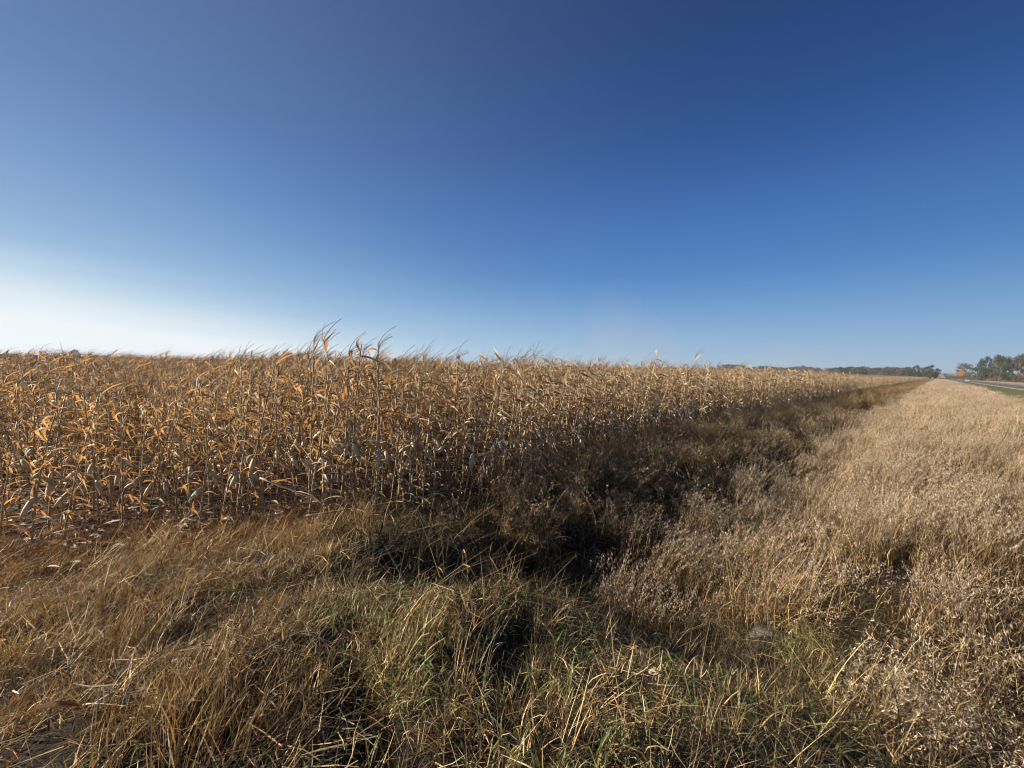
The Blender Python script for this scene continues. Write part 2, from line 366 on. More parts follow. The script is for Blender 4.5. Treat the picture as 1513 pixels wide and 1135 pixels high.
def corn_parts(h, nl, wind, ears=1, low=False, tassel=True, strip_=1.0):
    st, lf, er, ts = MB(), MB(), MB(), MB()
    lean = np.array([rnd(-.06, .10), rnd(-.06, .08), 0])
    nseg = 4 if low else 9
    P_ = []
    for i in range(nseg+1):
        t_ = i/nseg; P_.append(np.array([lean[0]*h*t_*t_*1.3+rnd(-.006, .006), lean[1]*h*t_*t_*1.3+rnd(-.006, .006), h*t_-(.06 if i == 0 else 0)]))
    def at_h(t_):
        f = t_*nseg; i = min(int(f), nseg-1); return P_[i]+(P_[i+1]-P_[i])*(f-i)
    st.tube(P_, [.014*(1-.6*i/nseg) for i in range(nseg+1)], 3 if low else 6, 0, rnd(.3, .8))
    if not low:
        for i in range(1, nseg):
            st.tube([P_[i]-[0, 0, .012], P_[i], P_[i]+[0, 0, .012]], [.014*(1-.6*i/nseg), .0185*(1-.55*i/nseg), .014*(1-.6*i/nseg)], 6, 0, .15, cap=False)
    az = rnd(0, 6.28)
    for i in range(nl):
        t_ = .10+.86*i/(nl-1)+rnd(-.02, .02)
        if t_ < .5 and random.random() > strip_: continue
        az += math.pi+rnd(-.35, .35)
        hang = random.random() < .78
        L_ = rnd(.22, .58)*(1-.35*abs(t_-.5)); W_ = rnd(.011, .027)
        if hang: e0, e1 = rnd(-.5, .9), -1.55; L_ *= .85
        else: e0, e1 = rnd(.6, 1.35), rnd(-.9, .9)
        if low: W_ *= 1.25
        corn_leaf(lf, at_h(min(t_, 1)), az, L_, W_, e0, e1, wind*(.35+.9*t_), 0, 4 if low else 9, rnd(.0, 1), rnd(-2.2, 2.2))
    for k in range(ears):
        t_ = rnd(.36, .5)+.04*k; b_ = at_h(t_); a = rnd(0, 6.28); up = random.random() < .35
        d = np.array([math.cos(a), math.sin(a), rnd(.6, 1.4) if up else rnd(-2.5, -1.0)]); d /= np.linalg.norm(d)
        o_ = b_+np.array([math.cos(a), math.sin(a), 0])*.03
        n_ = 4 if low else 8; Ln = rnd(.20, .26)
        prof = [.012, .026, .031, .032, .029, .024, .016, .006] if n_ == 8 else [.014, .033, .028, .006]
        er.tube([o_+d*Ln*i/(n_-1) for i in range(n_)], [r_*rnd(.93, 1.05) for r_ in prof], 5 if low else 8, 0, rnd(.4, 1))
        if not low:
            er.tube([b_, o_+d*.01], [.007, .010], 5, 0, .3, cap=False)
            for q in range(4):
                aa = a+rnd(-1.2, 1.2)+q
                corn_leaf(er, o_+d*rnd(0, .05), aa, rnd(.12, .24), rnd(.012, .022), math.asin(max(-1, min(1, d[2])))+rnd(-.2, .5), -1.3, wind*.3, 0, 4, rnd(.3, 1), rnd(-1, 1))
    if tassel:
        topp = P_[-1]; nb = 3 if low else random.randint(5, 8)
        for k in range(nb):
            a = rnd(0, 6.28); Lb = rnd(.16, .28) if k else .34
            e = 1.35 if k == 0 else rnd(.6, 1.2)
            p = topp+np.array([0, 0, -.10*k/nb]); pts = [p]
            sgs = 2 if low else 4
            for j in range(sgs):
                t_ = (j+1)/sgs; d = np.array([math.cos(a)*math.cos(e), math.sin(a)*math.cos(e), math.sin(e)])+WIND*wind*(.35+t_*1.0)+np.array([0, 0, -.25*t_*t_]); d /= np.linalg.norm(d)
                p = p+d*Lb/sgs; pts.append(p)
            ts.tube(pts, [(.0035 if k == 0 else .003)*(1.3-.6*i/len(pts)) for i in range(len(pts))], 3, 0, rnd(0, 1))
    return st, lf, er, ts
CORN = []
random.seed(21)
for k in range(9):
    CORN.append(corn_parts(rnd(2.0, 2.25), random.randint(15, 20), rnd(.5, 1.2), ears=1, tassel=(k not in (4, 7)), strip_=.85))
def joined(parts, name):
    mb = MB()
    for i, q in enumerate(parts):
        b_ = len(mb.m); mb.add(q)
        for j in range(b_, len(mb.m)): mb.m[j] = i
    return mb.mesh(name, [M_STALK, M_LEAF, M_HUSK, M_TASSEL], True)
CORN_J = [joined(c, 'corn_joined') for c in CORN]
PARTN = ['stalk', 'leaves', 'ear', 'tassel']
CORN_P = [[(PARTN[i], q.mesh(PARTN[i], [[M_STALK, M_LEAF, M_HUSK, M_TASSEL][i]], True)) for i, q in enumerate(c) if q.f] for c in CORN]
def u_edge(s): return np.where(s > 1.8, -6.35+.85*(1-sm(s, 5, 13)), -5.5+(s-1.8)*.52)+.12*np.sin(s*1.3)
ROW = .76
us = np.arange(-5.64, -150, -ROW)
pl = []
for i, u0 in enumerate(us):
    st_ = .19; s = np.arange(-70, 150, st_); s = s+rng.uniform(-.06, .06, len(s)); u = u0+rng.normal(0, .035, len(s))
    pl.append(np.stack([s, u, np.full(len(s), i)], 1))
pl = np.concatenate(pl); s, u, ri = pl.T; x, y = xy(s, u); r = np.hypot(x, y)
k = in_view(x, y, 9, 6) & (r < 62) & (y > -4) & (u < u_edge(s)) & (rng.uniform(size=len(s)) > .07)
# ragged, thin stand on the short left end of the first rows
thin = sm(-s, -2.2, .3)*(1-sm(-u, 9.5, 14)); k &= rng.uniform(size=len(s)) > .5*thin*sm(-s, .3, 2.2)
s, u, ri, x, y, r = [q[k] for q in (s, u, ri, x, y, r)]
z = H(x, y)
inner = sm(-u, 9, 26)
hf = (.77+.25*sm(s, -.5, 2.3)); hf = hf+(1.0-hf)*inner
hf = hf*1.13*(1+rng.normal(0, .065, len(s))+.05*(pnoise(x, y, .35)-.5))
ok = rng.uniform(size=len(s)); tl = rng.normal(0, .085, (len(s), 2)); rz = rng.normal(0, .5, len(s)); wd = hf*rng.uniform(.9, 1.2, len(s))
idx = rng.integers(0, 9, len(s))
az = np.degrees(np.arctan2(x, y))
score = r+np.where(np.abs(az) > 53.2, 1000, 0)
order = np.argsort(score); big = order[:300]; rest = order[300:]
mass('corn_field', CORN_J, np.stack([x, y, z], 1)[rest], rz[rest], tl[rest], np.stack([wd, wd, hf], 1)[rest], idx[rest], 'dry standing corn filling the field behind the front plants')
ZONE = [(-60, 'at the left edge, bare soil showing around it'), (-47, 'behind the heap of flattened stalks'), (-35, 'above the matted golden grass'),
        (-22, 'beside the stalk snapped over sideways'), (-8, 'behind the dark shaded hollow'), (8, 'behind the dark weeds'), (24, 'along the weedy bank towards the road')]
for i in big:
    a = az[i]; zn = [q for q in ZONE if a >= q[0]]; zn = (zn[-1] if zn else ZONE[0])[1]
    rown = int(round((-5.64-u[i])/ROW)); rw = 'front-row' if (u_edge(s[i])-u[i]) < .9 else ('second-row' if (u_edge(s[i])-u[i]) < 1.7 else 'inner')
    tall = 'short' if hf[i] < .85 else ('medium-height' if hf[i] < 1.05 else 'tall')
    e_ = empty('corn_plant', (x[i], y[i], z[i]), 0); e_.rotation_euler = (tl[i, 0], tl[i, 1], rz[i]); e_.scale = (wd[i], wd[i], hf[i])
    tag(e_, '%s %s dry corn plant %s' % (tall, rw, zn), 'corn plant', 'corn plants along the near side of the field')
    for nm, pm in CORN_P[idx[i]]: link(nm, pm, e_)

# far corn as blocks of rows
random.seed(5)
def corn_block():
    mb = MB()
    for r_ in range(5):
        for c_ in range(19):
            q = corn_parts(rnd(2.05, 2.35), 7, rnd(.5, 1.1), ears=1, low=True, tassel=True, strip_=.5)
            off = (c_*.21-2+rnd(-.05, .05), r_*ROW-1.52+rnd(-.05, .05), 0)
            for i_, pp in enumerate(q):
                b_ = len(mb.m); mb.add(pp, None, off)
                for j in range(b_, len(mb.m)): mb.m[j] = i_
    return mb.mesh('corn_block', [M_STALK, M_LEAF, M_HUSK, M_TASSEL], True)
BLK = [corn_block() for _ in range(4)]
bs, bu = [], []
for i in range(0, 420):
    u0 = -8.3-3.8*i
    if -u0 > 900: break
    ss_ = np.arange(-500, 700, 4.0)
    bs.append(ss_+rng.uniform(-.1, .1, len(ss_))); bu.append(np.full(len(ss_), u0))
bs = np.concatenate(bs); bu = np.concatenate(bu); x, y = xy(bs, bu); r = np.hypot(x, y)
k = in_view(x, y, 0, 3) & (r > 61) & (r < 620) & (y > 0)
# deep inside the stand only the tops show from outside: thin with distance
k &= (bu > -40) | (rng.uniform(size=len(bs)) < np.clip(160/r, .30, 1))
bs, bu, x, y = bs[k], bu[k], x[k], y[k]; nb_ = len(x)
sc_ = rng.uniform(1.05, 1.14, nb_)
flip = rng.integers(0, 2, nb_)*0
mass('far_corn_field', BLK, np.stack([x, y, H(x, y)], 1), np.full(nb_, math.atan2(DY, DX)), np.zeros((nb_, 2)), np.stack([sc_*0+1.02, sc_*0+1.02, sc_], 1), rng.integers(0, 4, nb_), 'distant dry corn reaching to the horizon')
print('corn instances', len(rest), 'blocks', nb_)

for ex_, ey_, er_ in [(1140, 945, .16), (1215, 1052, .10), (1245, 1056, .10), (1270, 1045, .10), (1225, 1075, .10), (958, 1030, .07), (958, 1050, .06), (70, 1090, .10), (60, 1105, .08), (8, 800, .2)]:
    hx_, hy_, _ = hit(ex_, ey_); EXCL.append((hx_, hy_, er_))
# ------------------------------------------------------------------ grass and weed plants
def stem(mb, root, h, lean, wid, mat, tint, seg=4, bend=1.0, az=None):
    az = rnd(0, 6.28) if az is None else az
    sd_ = np.array([math.cos(az), math.sin(az), 0]); p = []; root = np.array(root, float)
    for i in range(seg+1):
        t_ = i/seg; p.append(root+np.array([lean[0]*h*t_**(1+bend), lean[1]*h*t_**(1+bend), h*t_*(1-.25*bend*t_*min(1.5, math.hypot(*lean)))]))
    mb.ribbon(p, [wid*(1-.85*(i/seg)**1.5) for i in range(seg+1)], [sd_]*(seg+1), mat, tint)
    return p
def blade(mb, root, h, az, wid, mat, tint, droop=1.0, seg=5):
    """leaf blade that rises then arches over"""
    p = np.array(root, float); e = rnd(1.0, 1.5); a = az; pts = []; sd_ = []
    for i in range(seg+1):
        d = np.array([math.cos(e)*math.cos(a), math.cos(e)*math.sin(a), math.sin(e)])
        pts.append(p.copy()); sd_.append(np.array([-math.sin(a+.5*math.sin(i+az)), math.cos(a+.5*math.sin(i+az)), .2*math.sin(2*i)]))
        p = p+d*h/seg; e -= droop*rnd(.15, .7)
    mb.ribbon(pts, [wid*(.6+.4*min(1, 3*i/seg))*(1-(i/seg)**2.5*.93) for i in range(seg+1)], sd_, mat, tint)
    return pts
def seed_head(mb, pts, n_, ln, spread, mat, sz=.006):
    """open drooping panicle along the last points of a stem"""
    a, b_ = np.array(pts[-2]), np.array(pts[-1]); d = b_-a; L0 = np.linalg.norm(d); d = d/L0
    for i in range(n_):
        t_ = rnd(0, 1); c = b_-d*ln*(1-t_); az = rnd(0, 6.28); rr = spread*(1-t_*.75)*rnd(.2, 1)
        q = c+np.array([math.cos(az)*rr+.35*rr, math.sin(az)*rr, rnd(-.7, .4)*rr])
        dd = np.array([rnd(-.3, .7), rnd(-.5, .5), rnd(-1.4, -.1)]); dd /= np.linalg.norm(dd)
        s_ = np.cross(dd, [math.cos(az), math.sin(az), .3]); s_ /= np.linalg.norm(s_)+1e-6
        l_ = sz*rnd(1.5, 3.0); w_ = sz*rnd(.22, .5); tt = rnd(.2, 1)
        mb.quad(q-dd*l_, q-s_*w_, q+dd*l_, q+s_*w_, mat, tt)
def disk(r): 
    a = rnd(0, 6.28); q = r*math.sqrt(random.random()); return q*math.cos(a), q*math.sin(a)
GM = [M_DRY, M_GREEN, M_RUST, M_BROME, M_WEED, M_DITCH]
def brome(n_, r_, h, heads=22, wd=.0021, lean=.3, sz=.0068, basal=1.0):
    mb = MB()
    for i in range(n_):
        x_, y_ = disk(r_); a = rnd(-.9, 1.2)
        ps = stem(mb, (x_, y_, -.03), h*rnd(.72, 1.1), (math.cos(a)*rnd(.1, lean*2), math.sin(a)*rnd(0, lean)), wd*rnd(.8, 1.3), random.choice([4, 4, 0]), rnd(.0, 1), 5, 1.2)
        seed_head(mb, ps, heads, .26*h, .055, 3, sz)
        for k in range(2):
            z_ = h*rnd(.1, .5); blade(mb, (x_, y_, z_), rnd(.18, .32), rnd(0, 6.28), wd*1.5, random.choice([4, 2]), rnd(0, .8), 1.4, 4)
    for i in range(int(n_*1.2*basal)):
        x_, y_ = disk(r_); blade(mb, (x_, y_, -.02), rnd(.2, .45), rnd(0, 6.28), .0028, random.choice([4, 2, 4]), rnd(0, .8), 1.0, 4)
    return mb.mesh('brome_clump', GM)
def weed(n_, r_, h, wd=.0028):
    """twiggy dead annual weed, much branched"""
    mb = MB()
    for i in range(n_):
        x_, y_ = disk(r_*.4); a = rnd(0, 6.28)
        ps = stem(mb, (x_, y_, -.04), h*rnd(.6, 1.1), (math.cos(a)*rnd(.1, .5)+.12, math.sin(a)*rnd(.1, .5)), wd*1.6, 4, rnd(.1, .8), 5, .4)
        for k in range(13):
            j = random.randint(1, 4); q = ps[j]+(ps[j+1]-ps[j])*random.random(); aa = rnd(0, 6.28)
            tp = stem(mb, q, rnd(.12, .3)*h, (math.cos(aa)*rnd(.5, 1.2)+.2, math.sin(aa)*rnd(.5, 1.2)), wd*.75, 4, rnd(.1, .9), 3, .3)
            for g_ in range(7):
                c = tp[random.randint(0, 2)]+np.array([rnd(-.03, .03), rnd(-.03, .03), rnd(0, .06)]); az = rnd(0, 6.28)
                dd = np.array([math.cos(az), math.sin(az), rnd(-1, .6)])*rnd(.008, .022); s_ = np.array([-math.sin(az), math.cos(az), .3])*rnd(.002, .005)
                mb.quad(c-dd, c-s_, c+dd, c+s_, random.choice([4, 4, 0]), rnd(0, 1))
    return mb.mesh('weed_bush', GM)
def tuft(n_, r_, h, mats, wd=.0025, lean=.5, flat=0.0, bl=.4, gm=1):
    """tussock of stems and blades; flat>0 lays it down"""
    mb = MB()
    for i in range(n_):
        x_, y_ = disk(r_); m_ = random.choice(mats); a = rnd(-1.4, 1.6) if random.random() < .7 else rnd(0, 6.28)
        if random.random() < bl or m_ == 1:
            blade(mb, (x_, y_, -.02), h*rnd(.5, 1.2), a if m_ != 1 else rnd(0, 6.28), wd*(1.7 if m_ == 1 else 1.2), m_, rnd(0, 1), .9+flat, 5)
        else:
            le = lean*rnd(.3, 1.5)+flat*2.0
            stem(mb, (x_, y_, -.02), h*rnd(.55, 1.15)*(1-.45*min(flat, 1)), (math.cos(a)*le, math.sin(a)*le), wd*rnd(.5, 1.1), m_, rnd(0, 1), 4, .5)
    return mb.mesh('tuft', GM)
def litter(n_, r_, mats=(0, 0, 2), ln=(.05, .2), wd=.0017, hz=.05):
    mb = MB()
    for i in range(n_):
        x_, y_ = disk(r_); a = rnd(-.9, .9) if random.random() < .6 else rnd(0, 6.28); L_ = rnd(*ln); z_ = rnd(.0, hz); e = rnd(-.12, .3)
        d = np.array([math.cos(a)*math.cos(e), math.sin(a)*math.cos(e), math.sin(e)]); sd_ = np.array([-math.sin(a), math.cos(a), rnd(-.6, .6)])
        c = np.array([x_, y_, z_]); bend = np.array([rnd(-.2, .2), rnd(-.2, .2), rnd(-.1, .25)])*L_
        mb.ribbon([c-d*L_/2, c+bend*.3, c+d*L_/2], [wd*rnd(.5, 1.2)]*2+[wd*.2], [sd_]*3, random.choice(mats), rnd(0, 1))
    return mb.mesh('litter', GM)
def trash(n_, r_):
    """fallen corn leaves and husks"""
    mb = MB()
    for i in range(n_):
        x_, y_ = disk(r_); a = rnd(-.7, .9)
        corn_leaf(mb, (x_, y_, rnd(.0, .12)), a if random.random() < .6 else rnd(0, 6.28), rnd(.1, .38), rnd(.007, .021), rnd(-.1, .8), rnd(-.9, .0), .1, 0, 6, rnd(0, 1), rnd(-4, 4))
    return mb.mesh('corn_leaf_litter', [M_TRASH])
random.seed(33)
P_BROME = [brome(26, .26, rnd(.75, .9)) for _ in range(5)]
P_HIGH = [brome(9, .28, 1.05, 18, .0026, .35, .0085, .4) for _ in range(4)]
P_BROMEF = [brome(34, .55, .85, 13, .004, .3, .011, .6) for _ in range(4)]
P_BROMEX = [brome(70, 1.5, .85, 10, .010, .3, .026, .4) for _ in range(3)]
P_WEED = [weed(9, .4, rnd(.75, .95)) for _ in range(5)]
P_WEEDF = [weed(10, .9, .9, .007) for _ in range(3)]
P_TALL = [tuft(26, .12, .34, [0, 0, 0, 2], .0025, .34, 0, 0) for _ in range(4)]
P_GOLD = [tuft(42, .11, .15, [0, 0, 2, 4], .0027, .5, 0, .15) for _ in range(5)]
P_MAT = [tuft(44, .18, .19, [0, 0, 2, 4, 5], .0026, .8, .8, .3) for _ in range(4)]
P_GREEN = [tuft(50, .15, .16, [1, 1, 1, 0, 4], .0021, .4, .1, .8) for _ in range(5)]
P_RUST = [tuft(42, .12, .14, [2, 2, 4, 0], .0026, .5, .1, .2) for _ in range(4)]
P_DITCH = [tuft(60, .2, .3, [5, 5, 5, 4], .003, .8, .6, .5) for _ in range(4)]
P_EDGE = [tuft(50, .2, .48, [2, 2, 0, 4], .0032, .45, .1, .45) for _ in range(4)]
P_LIT = [litter(60, .25) for _ in range(4)]
P_TRASH = [trash(14, .36) for _ in range(5)]

def place(name, protos, x, y, smin, smax, label, tilt=.12, rzs=.7, zoff=0.0, hmul=None):
    n_ = len(x); sc0 = rng.uniform(smin, smax, n_); sc = np.stack([sc0, sc0, sc0*(hmul if hmul is not None else 1)], 1)
    o_ = mass(name, protos, np.stack([x, y, H(x, y)+zoff], 1), rng.normal(0, rzs, n_), rng.normal(0, tilt, (n_, 2)), sc, rng.integers(0, len(protos), n_), label)
    print(name, n_); return o_
def far_enough(x, y, d): return np.hypot(x, y) > d
vedge = lambda s: -3.1+.35*np.sin(s*.9)+.2*np.sin(s*2.3+1)
DARK = [(740, 835, 250, 62, 1.1), (515, 1060, 48, 110, 1), (752, 960, 26, 85, 1), (880, 855, 160, 50, 1), (1020, 890, 90, 50, 1), (1130, 960, 60, 30, .9), (1310, 880, 30, 25, .6), (960, 820, 60, 60, 1), (620, 815, 160, 30, .6)]  # shadow patches: other grass thinned, dark-coloured ditch grass planted as shade
# verge of brome between the ditch and the mown strip
GREENSPOT = [(1150, 1010, 220, 85, 1), (1010, 1060, 200, 110, 1)]
def kv(s, u, x, y): return (blobs(x, y, GREENSPOT) < .58) & (u > vedge(s)+.9*rng.uniform(size=len(s))*0) & (s+.55*(u+1) > 3.3+.4*np.sin(u*3)) & (u < 4.6+.3*np.sin(s*.7))
def kv2(s, u, x, y):
    return kv(s, u, x, y) & (rng.uniform(size=len(s)) < .04+2.0*(.55*pnoise(x, y, 2.1, 1.3)+.45*pnoise(x, y, 4.7, .3)-.26))
A = scatter(0, 16, -3.8, 5.2, 15, .9, 11, kv2, pad=4); B = scatter(6, 26, -3.8, 5.2, 10, 11, 22, kv2)
x = np.concatenate([A[0], B[0]]); y = np.concatenate([A[1], B[1]]); s_, u_ = su(x, y)
hm = (.62+.34*sm(s_, 2.5, 6))*(1+.7*(pnoise(x, y, 1.3, 1)-.5)+.7*(pnoise(x, y, 3.9, 2)-.5))*rng.uniform(.7, 1.15, len(x))
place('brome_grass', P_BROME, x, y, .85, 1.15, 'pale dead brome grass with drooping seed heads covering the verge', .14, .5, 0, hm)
A = scatter(16, 75, -3.8, 5.2, 4.5, 22, 70, kv2)
place('distant_brome_grass', P_BROMEF, A[0], A[1], .85, 1.15, 'pale brome grass further along the verge', .08, .5)
A = scatter(60, 700, -3.8, 5.2, .8, 70, 600, kv2)
place('far_brome_grass', P_BROMEX, A[0], A[1], .85, 1.15, 'pale grass strip narrowing towards the horizon', .05, .5)
A = scatter(1.5, 22, -2.6, 5.0, 13, 1.5, 14)
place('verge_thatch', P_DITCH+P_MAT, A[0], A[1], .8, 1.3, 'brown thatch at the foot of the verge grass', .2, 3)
A = scatter(2.5, 30, -3.9, 5.0, 1.5, 2.5, 28, kv2)
place('tall_dead_grass', P_HIGH, A[0], A[1], .8, 1.2, 'taller ragged grass stems standing above the verge', .2, 1.2)
# weeds between corn and ditch
def kw(s, u, x, y): return (u > u_edge(s)-.6) & (u < vedge(s)-.15) & (s > 3.3+.5*np.sin(u*2)-.4*(u+3))
A = scatter(1, 45, -7.2, -2.6, 6.0, 3, 40, kw)
place('dry_weeds', P_WEED, A[0], A[1], .8, 1.2, 'brown twiggy weeds between the corn and the ditch', .1, 3.0, 0, .52+.26*sm(-(A[3]), 3, 5.5)+.4*(pnoise(A[0], A[1], 1.3)-.5))
B = scatter(2.6, 34, -6.6, -2.6, 3.0, 3, 32, lambda s, u, x, y: kw(s+.5, u, x, y))
place('dead_weed_stems', P_HIGH, B[0], B[1], .6, 1.05, 'dead weed stems rising out of the brown growth beside the corn', .22, 3.0)
A = scatter(28, 620, -6.9, -3.0, 1.6, 40, 600, kw)
place('far_dry_weeds', P_WEEDF, A[0], A[1], .85, 1.2, 'brown weeds along the far corn edge', .1, 3.0)
# weedy growth under the first corn rows
A = scatter(-6, 30, -9.6, -5.6, 8, 2, 30, lambda s, u, x, y: (u < u_edge(s)+.5) & (u > u_edge(s)-2.2) & (pnoise(x, y, 1.9, 7) > .38-.2*sm(s, -1.5, 0)))
place('undergrowth', P_MAT+P_GOLD, A[0], A[1], .9, 1.5, 'brown grass growing between the front corn plants', .2, 3.0)
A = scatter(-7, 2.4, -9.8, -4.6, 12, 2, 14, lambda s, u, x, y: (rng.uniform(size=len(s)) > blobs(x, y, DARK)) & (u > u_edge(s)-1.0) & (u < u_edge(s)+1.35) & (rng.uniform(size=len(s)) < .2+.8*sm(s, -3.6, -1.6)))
place('corn_edge_weeds', P_EDGE, A[0], A[1], .6, 1.15, 'tangled golden brown grass at the foot of the corn', .25, 1.2)
# approach in the foreground
onm = lambda s, u: (s < 4.9) & (u > u_edge(s)-.4)
GOLD = [(350, 800, 220, 35, .8), (120, 850, 120, 30, .5), (330, 1090, 230, 90, 1), (150, 1010, 200, 100, .9), (430, 970, 90, 70, 1), (430, 1060, 60, 110, 1.2), (250, 840, 160, 40, .8), (410, 1090, 70, 90, 1.6), (600, 905, 150, 28, .9), (90, 920, 140, 60, .6), (760, 1060, 120, 60, .5)]
RUST = [(60, 1090, 150, 80, .9), (90, 930, 130, 90, .9), (300, 1030, 120, 60, .4)]
MATT = [(310, 915, 130, 55, 1), (160, 880, 160, 60, .7), (470, 880, 110, 35, .8), (200, 990, 200, 80, .4)]
GRN = [(1180, 990, 170, 70, 1), (1060, 960, 120, 40, .5), (700, 1060, 160, 70, .6), (760, 1000, 300, 110, .3), (1200, 1080, 200, 60, .5), (650, 945, 120, 70, 1), (600, 1030, 70, 60, .9), (835, 915, 70, 55, 1), (1225, 985, 120, 60, 1.2), (1120, 1035, 100, 70, 1), (810, 1115, 90, 50, .8), (1020, 1110, 170, 60, .9), (1360, 1100, 150, 50, .6), (560, 900, 100, 30, .4), (690, 1100, 80, 60, .5)]
TALL = [(1100, 1110, 160, 50, .6), (830, 905, 65, 45, 1), (905, 960, 95, 55, 1.1), (780, 1035, 110, 80, .9), (960, 1080, 170, 80, 1.2), (690, 1010, 60, 50, .5), (1000, 990, 60, 60, .8), (610, 1080, 70, 60, .4)]
def patch(bl, dens, outw=0.0, s1=5.4, u1=5, r1=12, thr=.9):
    def kf(s, u, x, y):
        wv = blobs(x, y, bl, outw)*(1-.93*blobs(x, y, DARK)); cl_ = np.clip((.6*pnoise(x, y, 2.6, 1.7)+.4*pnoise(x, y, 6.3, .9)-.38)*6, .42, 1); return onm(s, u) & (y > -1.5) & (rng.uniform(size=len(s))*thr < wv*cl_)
    return scatter(-7, s1, -9.5, u1, dens, .72, r1, kf)
A = patch(GOLD, 120, .5); x, y = A[0], A[1]
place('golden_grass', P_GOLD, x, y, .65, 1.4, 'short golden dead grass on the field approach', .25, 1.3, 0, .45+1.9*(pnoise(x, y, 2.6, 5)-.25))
A = patch(RUST, 60, .4)
place('russet_grass', P_RUST, A[0], A[1], .7, 1.2, 'short russet dead grass in the left corner', .25, 1.3)
A = patch(MATT, 55, .4)
place('matted_grass', P_MAT, A[0], A[1], .8, 1.3, 'matted brown grass lying flat on the approach', .3, 1.4)
A = patch(GRN, 130); x, y = A[0], A[1]
place('green_grass', P_GREEN, x, y, .55, 1.3, 'short green grass growing through the dead straw', .2, 3, 0, .7+.8*pnoise(x, y, 3.1, 4))
A = patch(TALL, 34)
place('straw_stems', P_TALL, A[0], A[1], .6, 1.1, 'upright bleached grass stems in front of the ditch', .16, .5)
A = scatter(-7, 3.4, -9, 5, 14, .6, 14, lambda s, u, x, y: (u > u_edge(s)-1.5) & (rng.uniform(size=len(s)) > .8*blobs(x, y, DARK)))
place('straw_litter', P_LIT, A[0], A[1], .8, 1.5, 'loose straw scattered over the ground', .12, 3)
A = scatter(-7, 4, -9, 5, 40, .6, 14, lambda s, u, x, y: onm(s, u) & (rng.uniform(size=len(s)) > .9*blobs(x, y, DARK)))
place('mixed_grass', P_GOLD+P_MAT+P_GREEN[:2], A[0], A[1], .35, .9, 'mixed short dead and green grass on the approach', .2, 3)
# ditch bottom, and dark grass standing in for shade in DARK patches
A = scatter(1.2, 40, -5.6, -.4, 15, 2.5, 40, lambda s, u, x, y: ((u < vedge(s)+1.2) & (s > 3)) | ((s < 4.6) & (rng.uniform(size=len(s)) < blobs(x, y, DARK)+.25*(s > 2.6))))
place('ditch_grass', P_DITCH, A[0], A[1], 1.0, 1.8, 'dark flattened grass in the ditch bottom and hollows, coloured for shade', .2, 3)
# corn trash
A = scatter(-9, 26, -14, -5.6, 4.2, 2, 26, lambda s, u, x, y: (u < u_edge(s)+.9*(s < 1.5)+.2))
place('corn_leaf_litter', P_TRASH, A[0], A[1], .9, 1.3, 'fallen corn leaves and husks on the soil', .15, .8)
A = scatter(-9, 1.5, -9.5, -4.9, 7, 2, 12, lambda s, u, x, y: (u > u_edge(s)-1.3) & (u < u_edge(s)+.9-1.0*sm(s, -2.5, 0)))
place('flattened_corn', P_TRASH, A[0], A[1], 1.0, 1.5, 'heap of flattened corn leaves and husks at the left', .25, .6, .06)
# mown strip
A = scatter(5, 90, 4.4, 11, 2.5, 4, 90)
place('mown_grass', [tuft(60, .45, .09, [1, 1, 0, 2], .006, .5, 0, .6) for _ in range(3)], A[0], A[1], .9, 1.4, 'short mown grass beside the road', .05, 3)

# ------------------------------------------------------------------ trees
M_BARK = plain('bark', (.10, .08, .06), (.20, .165, .13), 3.0, .9)
M_TGREEN = leaf_mat('tree_leaves_green', (.025, .036, .016), (.075, .095, .04), (.10, .14, .03), .25, .6, .2, .3)
M_TOLIVE = leaf_mat('tree_leaves_olive', (.05, .05, .024), (.14, .13, .065), (.18, .15, .05), .25, .6, .2, .3)
M_TBROWN = leaf_mat('tree_leaves_brown', (.07, .06, .04), (.16, .135, .09), (.2, .13, .06), .2, .7, .2, .3)
def tree_meshes(h, w_, leafm, nleaf=3200, shrub=False, sz=.5):
    tr, cr = MB(), MB()
    th = h*(.06 if shrub else .10); r0 = h*.022
    tr.tube([(0, 0, -.5), (0, 0, th*.5), (rnd(-.1, .1)*h*.1, 0, th), (rnd(-.3, .3), rnd(-.3, .3), h*.6)], [r0*1.3, r0, r0*.8, r0*.3], 7)
    cl = []
    nc = 40 if not shrub else 18
    for i in range(nc):
        a = rnd(0, 6.28); f = random.random(); zz = th+(h-th)*(.04+.87*f)
        prof = math.sin(math.pi*min(1, (.22+.75*f)))**.6; rr = w_*.5*prof*rnd(.35, .92)
        c = np.array([rr*math.cos(a), rr*math.sin(a), zz]); cl.append((c, rnd(.10, .19)*w_, rnd(0, .55)))
        if i % 2 == 0:
            b_ = np.array([0, 0, th+(zz-th)*.35]); tr.tube([b_, (b_+c)/2+[0, 0, -.03*h], c], [r0*.5, r0*.3, r0*.1], 4)
    for i in range(nleaf):
        c, r_, tt = random.choice(cl); v = np.array([random.gauss(0, 1) for _ in range(3)]); v /= np.linalg.norm(v)
        q = c+v*r_*(random.random()**.45)*np.array([1.15, 1.15, .85]); a = np.array([random.gauss(0, 1) for _ in range(3)]); a /= np.linalg.norm(a)
        b_ = np.cross(a, v); b_ /= np.linalg.norm(b_)+1e-6; k = sz*rnd(.5, 1.2)
        cr.quad(q-a*k, q-b_*k*.6, q+a*k, q+b_*k*.6, 0, min(1, max(0, tt+rnd(0, .4))))
    return tr.mesh('trunk', [M_BARK], True), cr.mesh('crown', [leafm])
random.seed(77)
TG = [tree_meshes(15, 13, M_TGREEN) for _ in range(3)]; TO = [tree_meshes(15, 14, M_TOLIVE) for _ in range(3)]; TB = [tree_meshes(14, 13, M_TBROWN, 1700) for _ in range(2)]
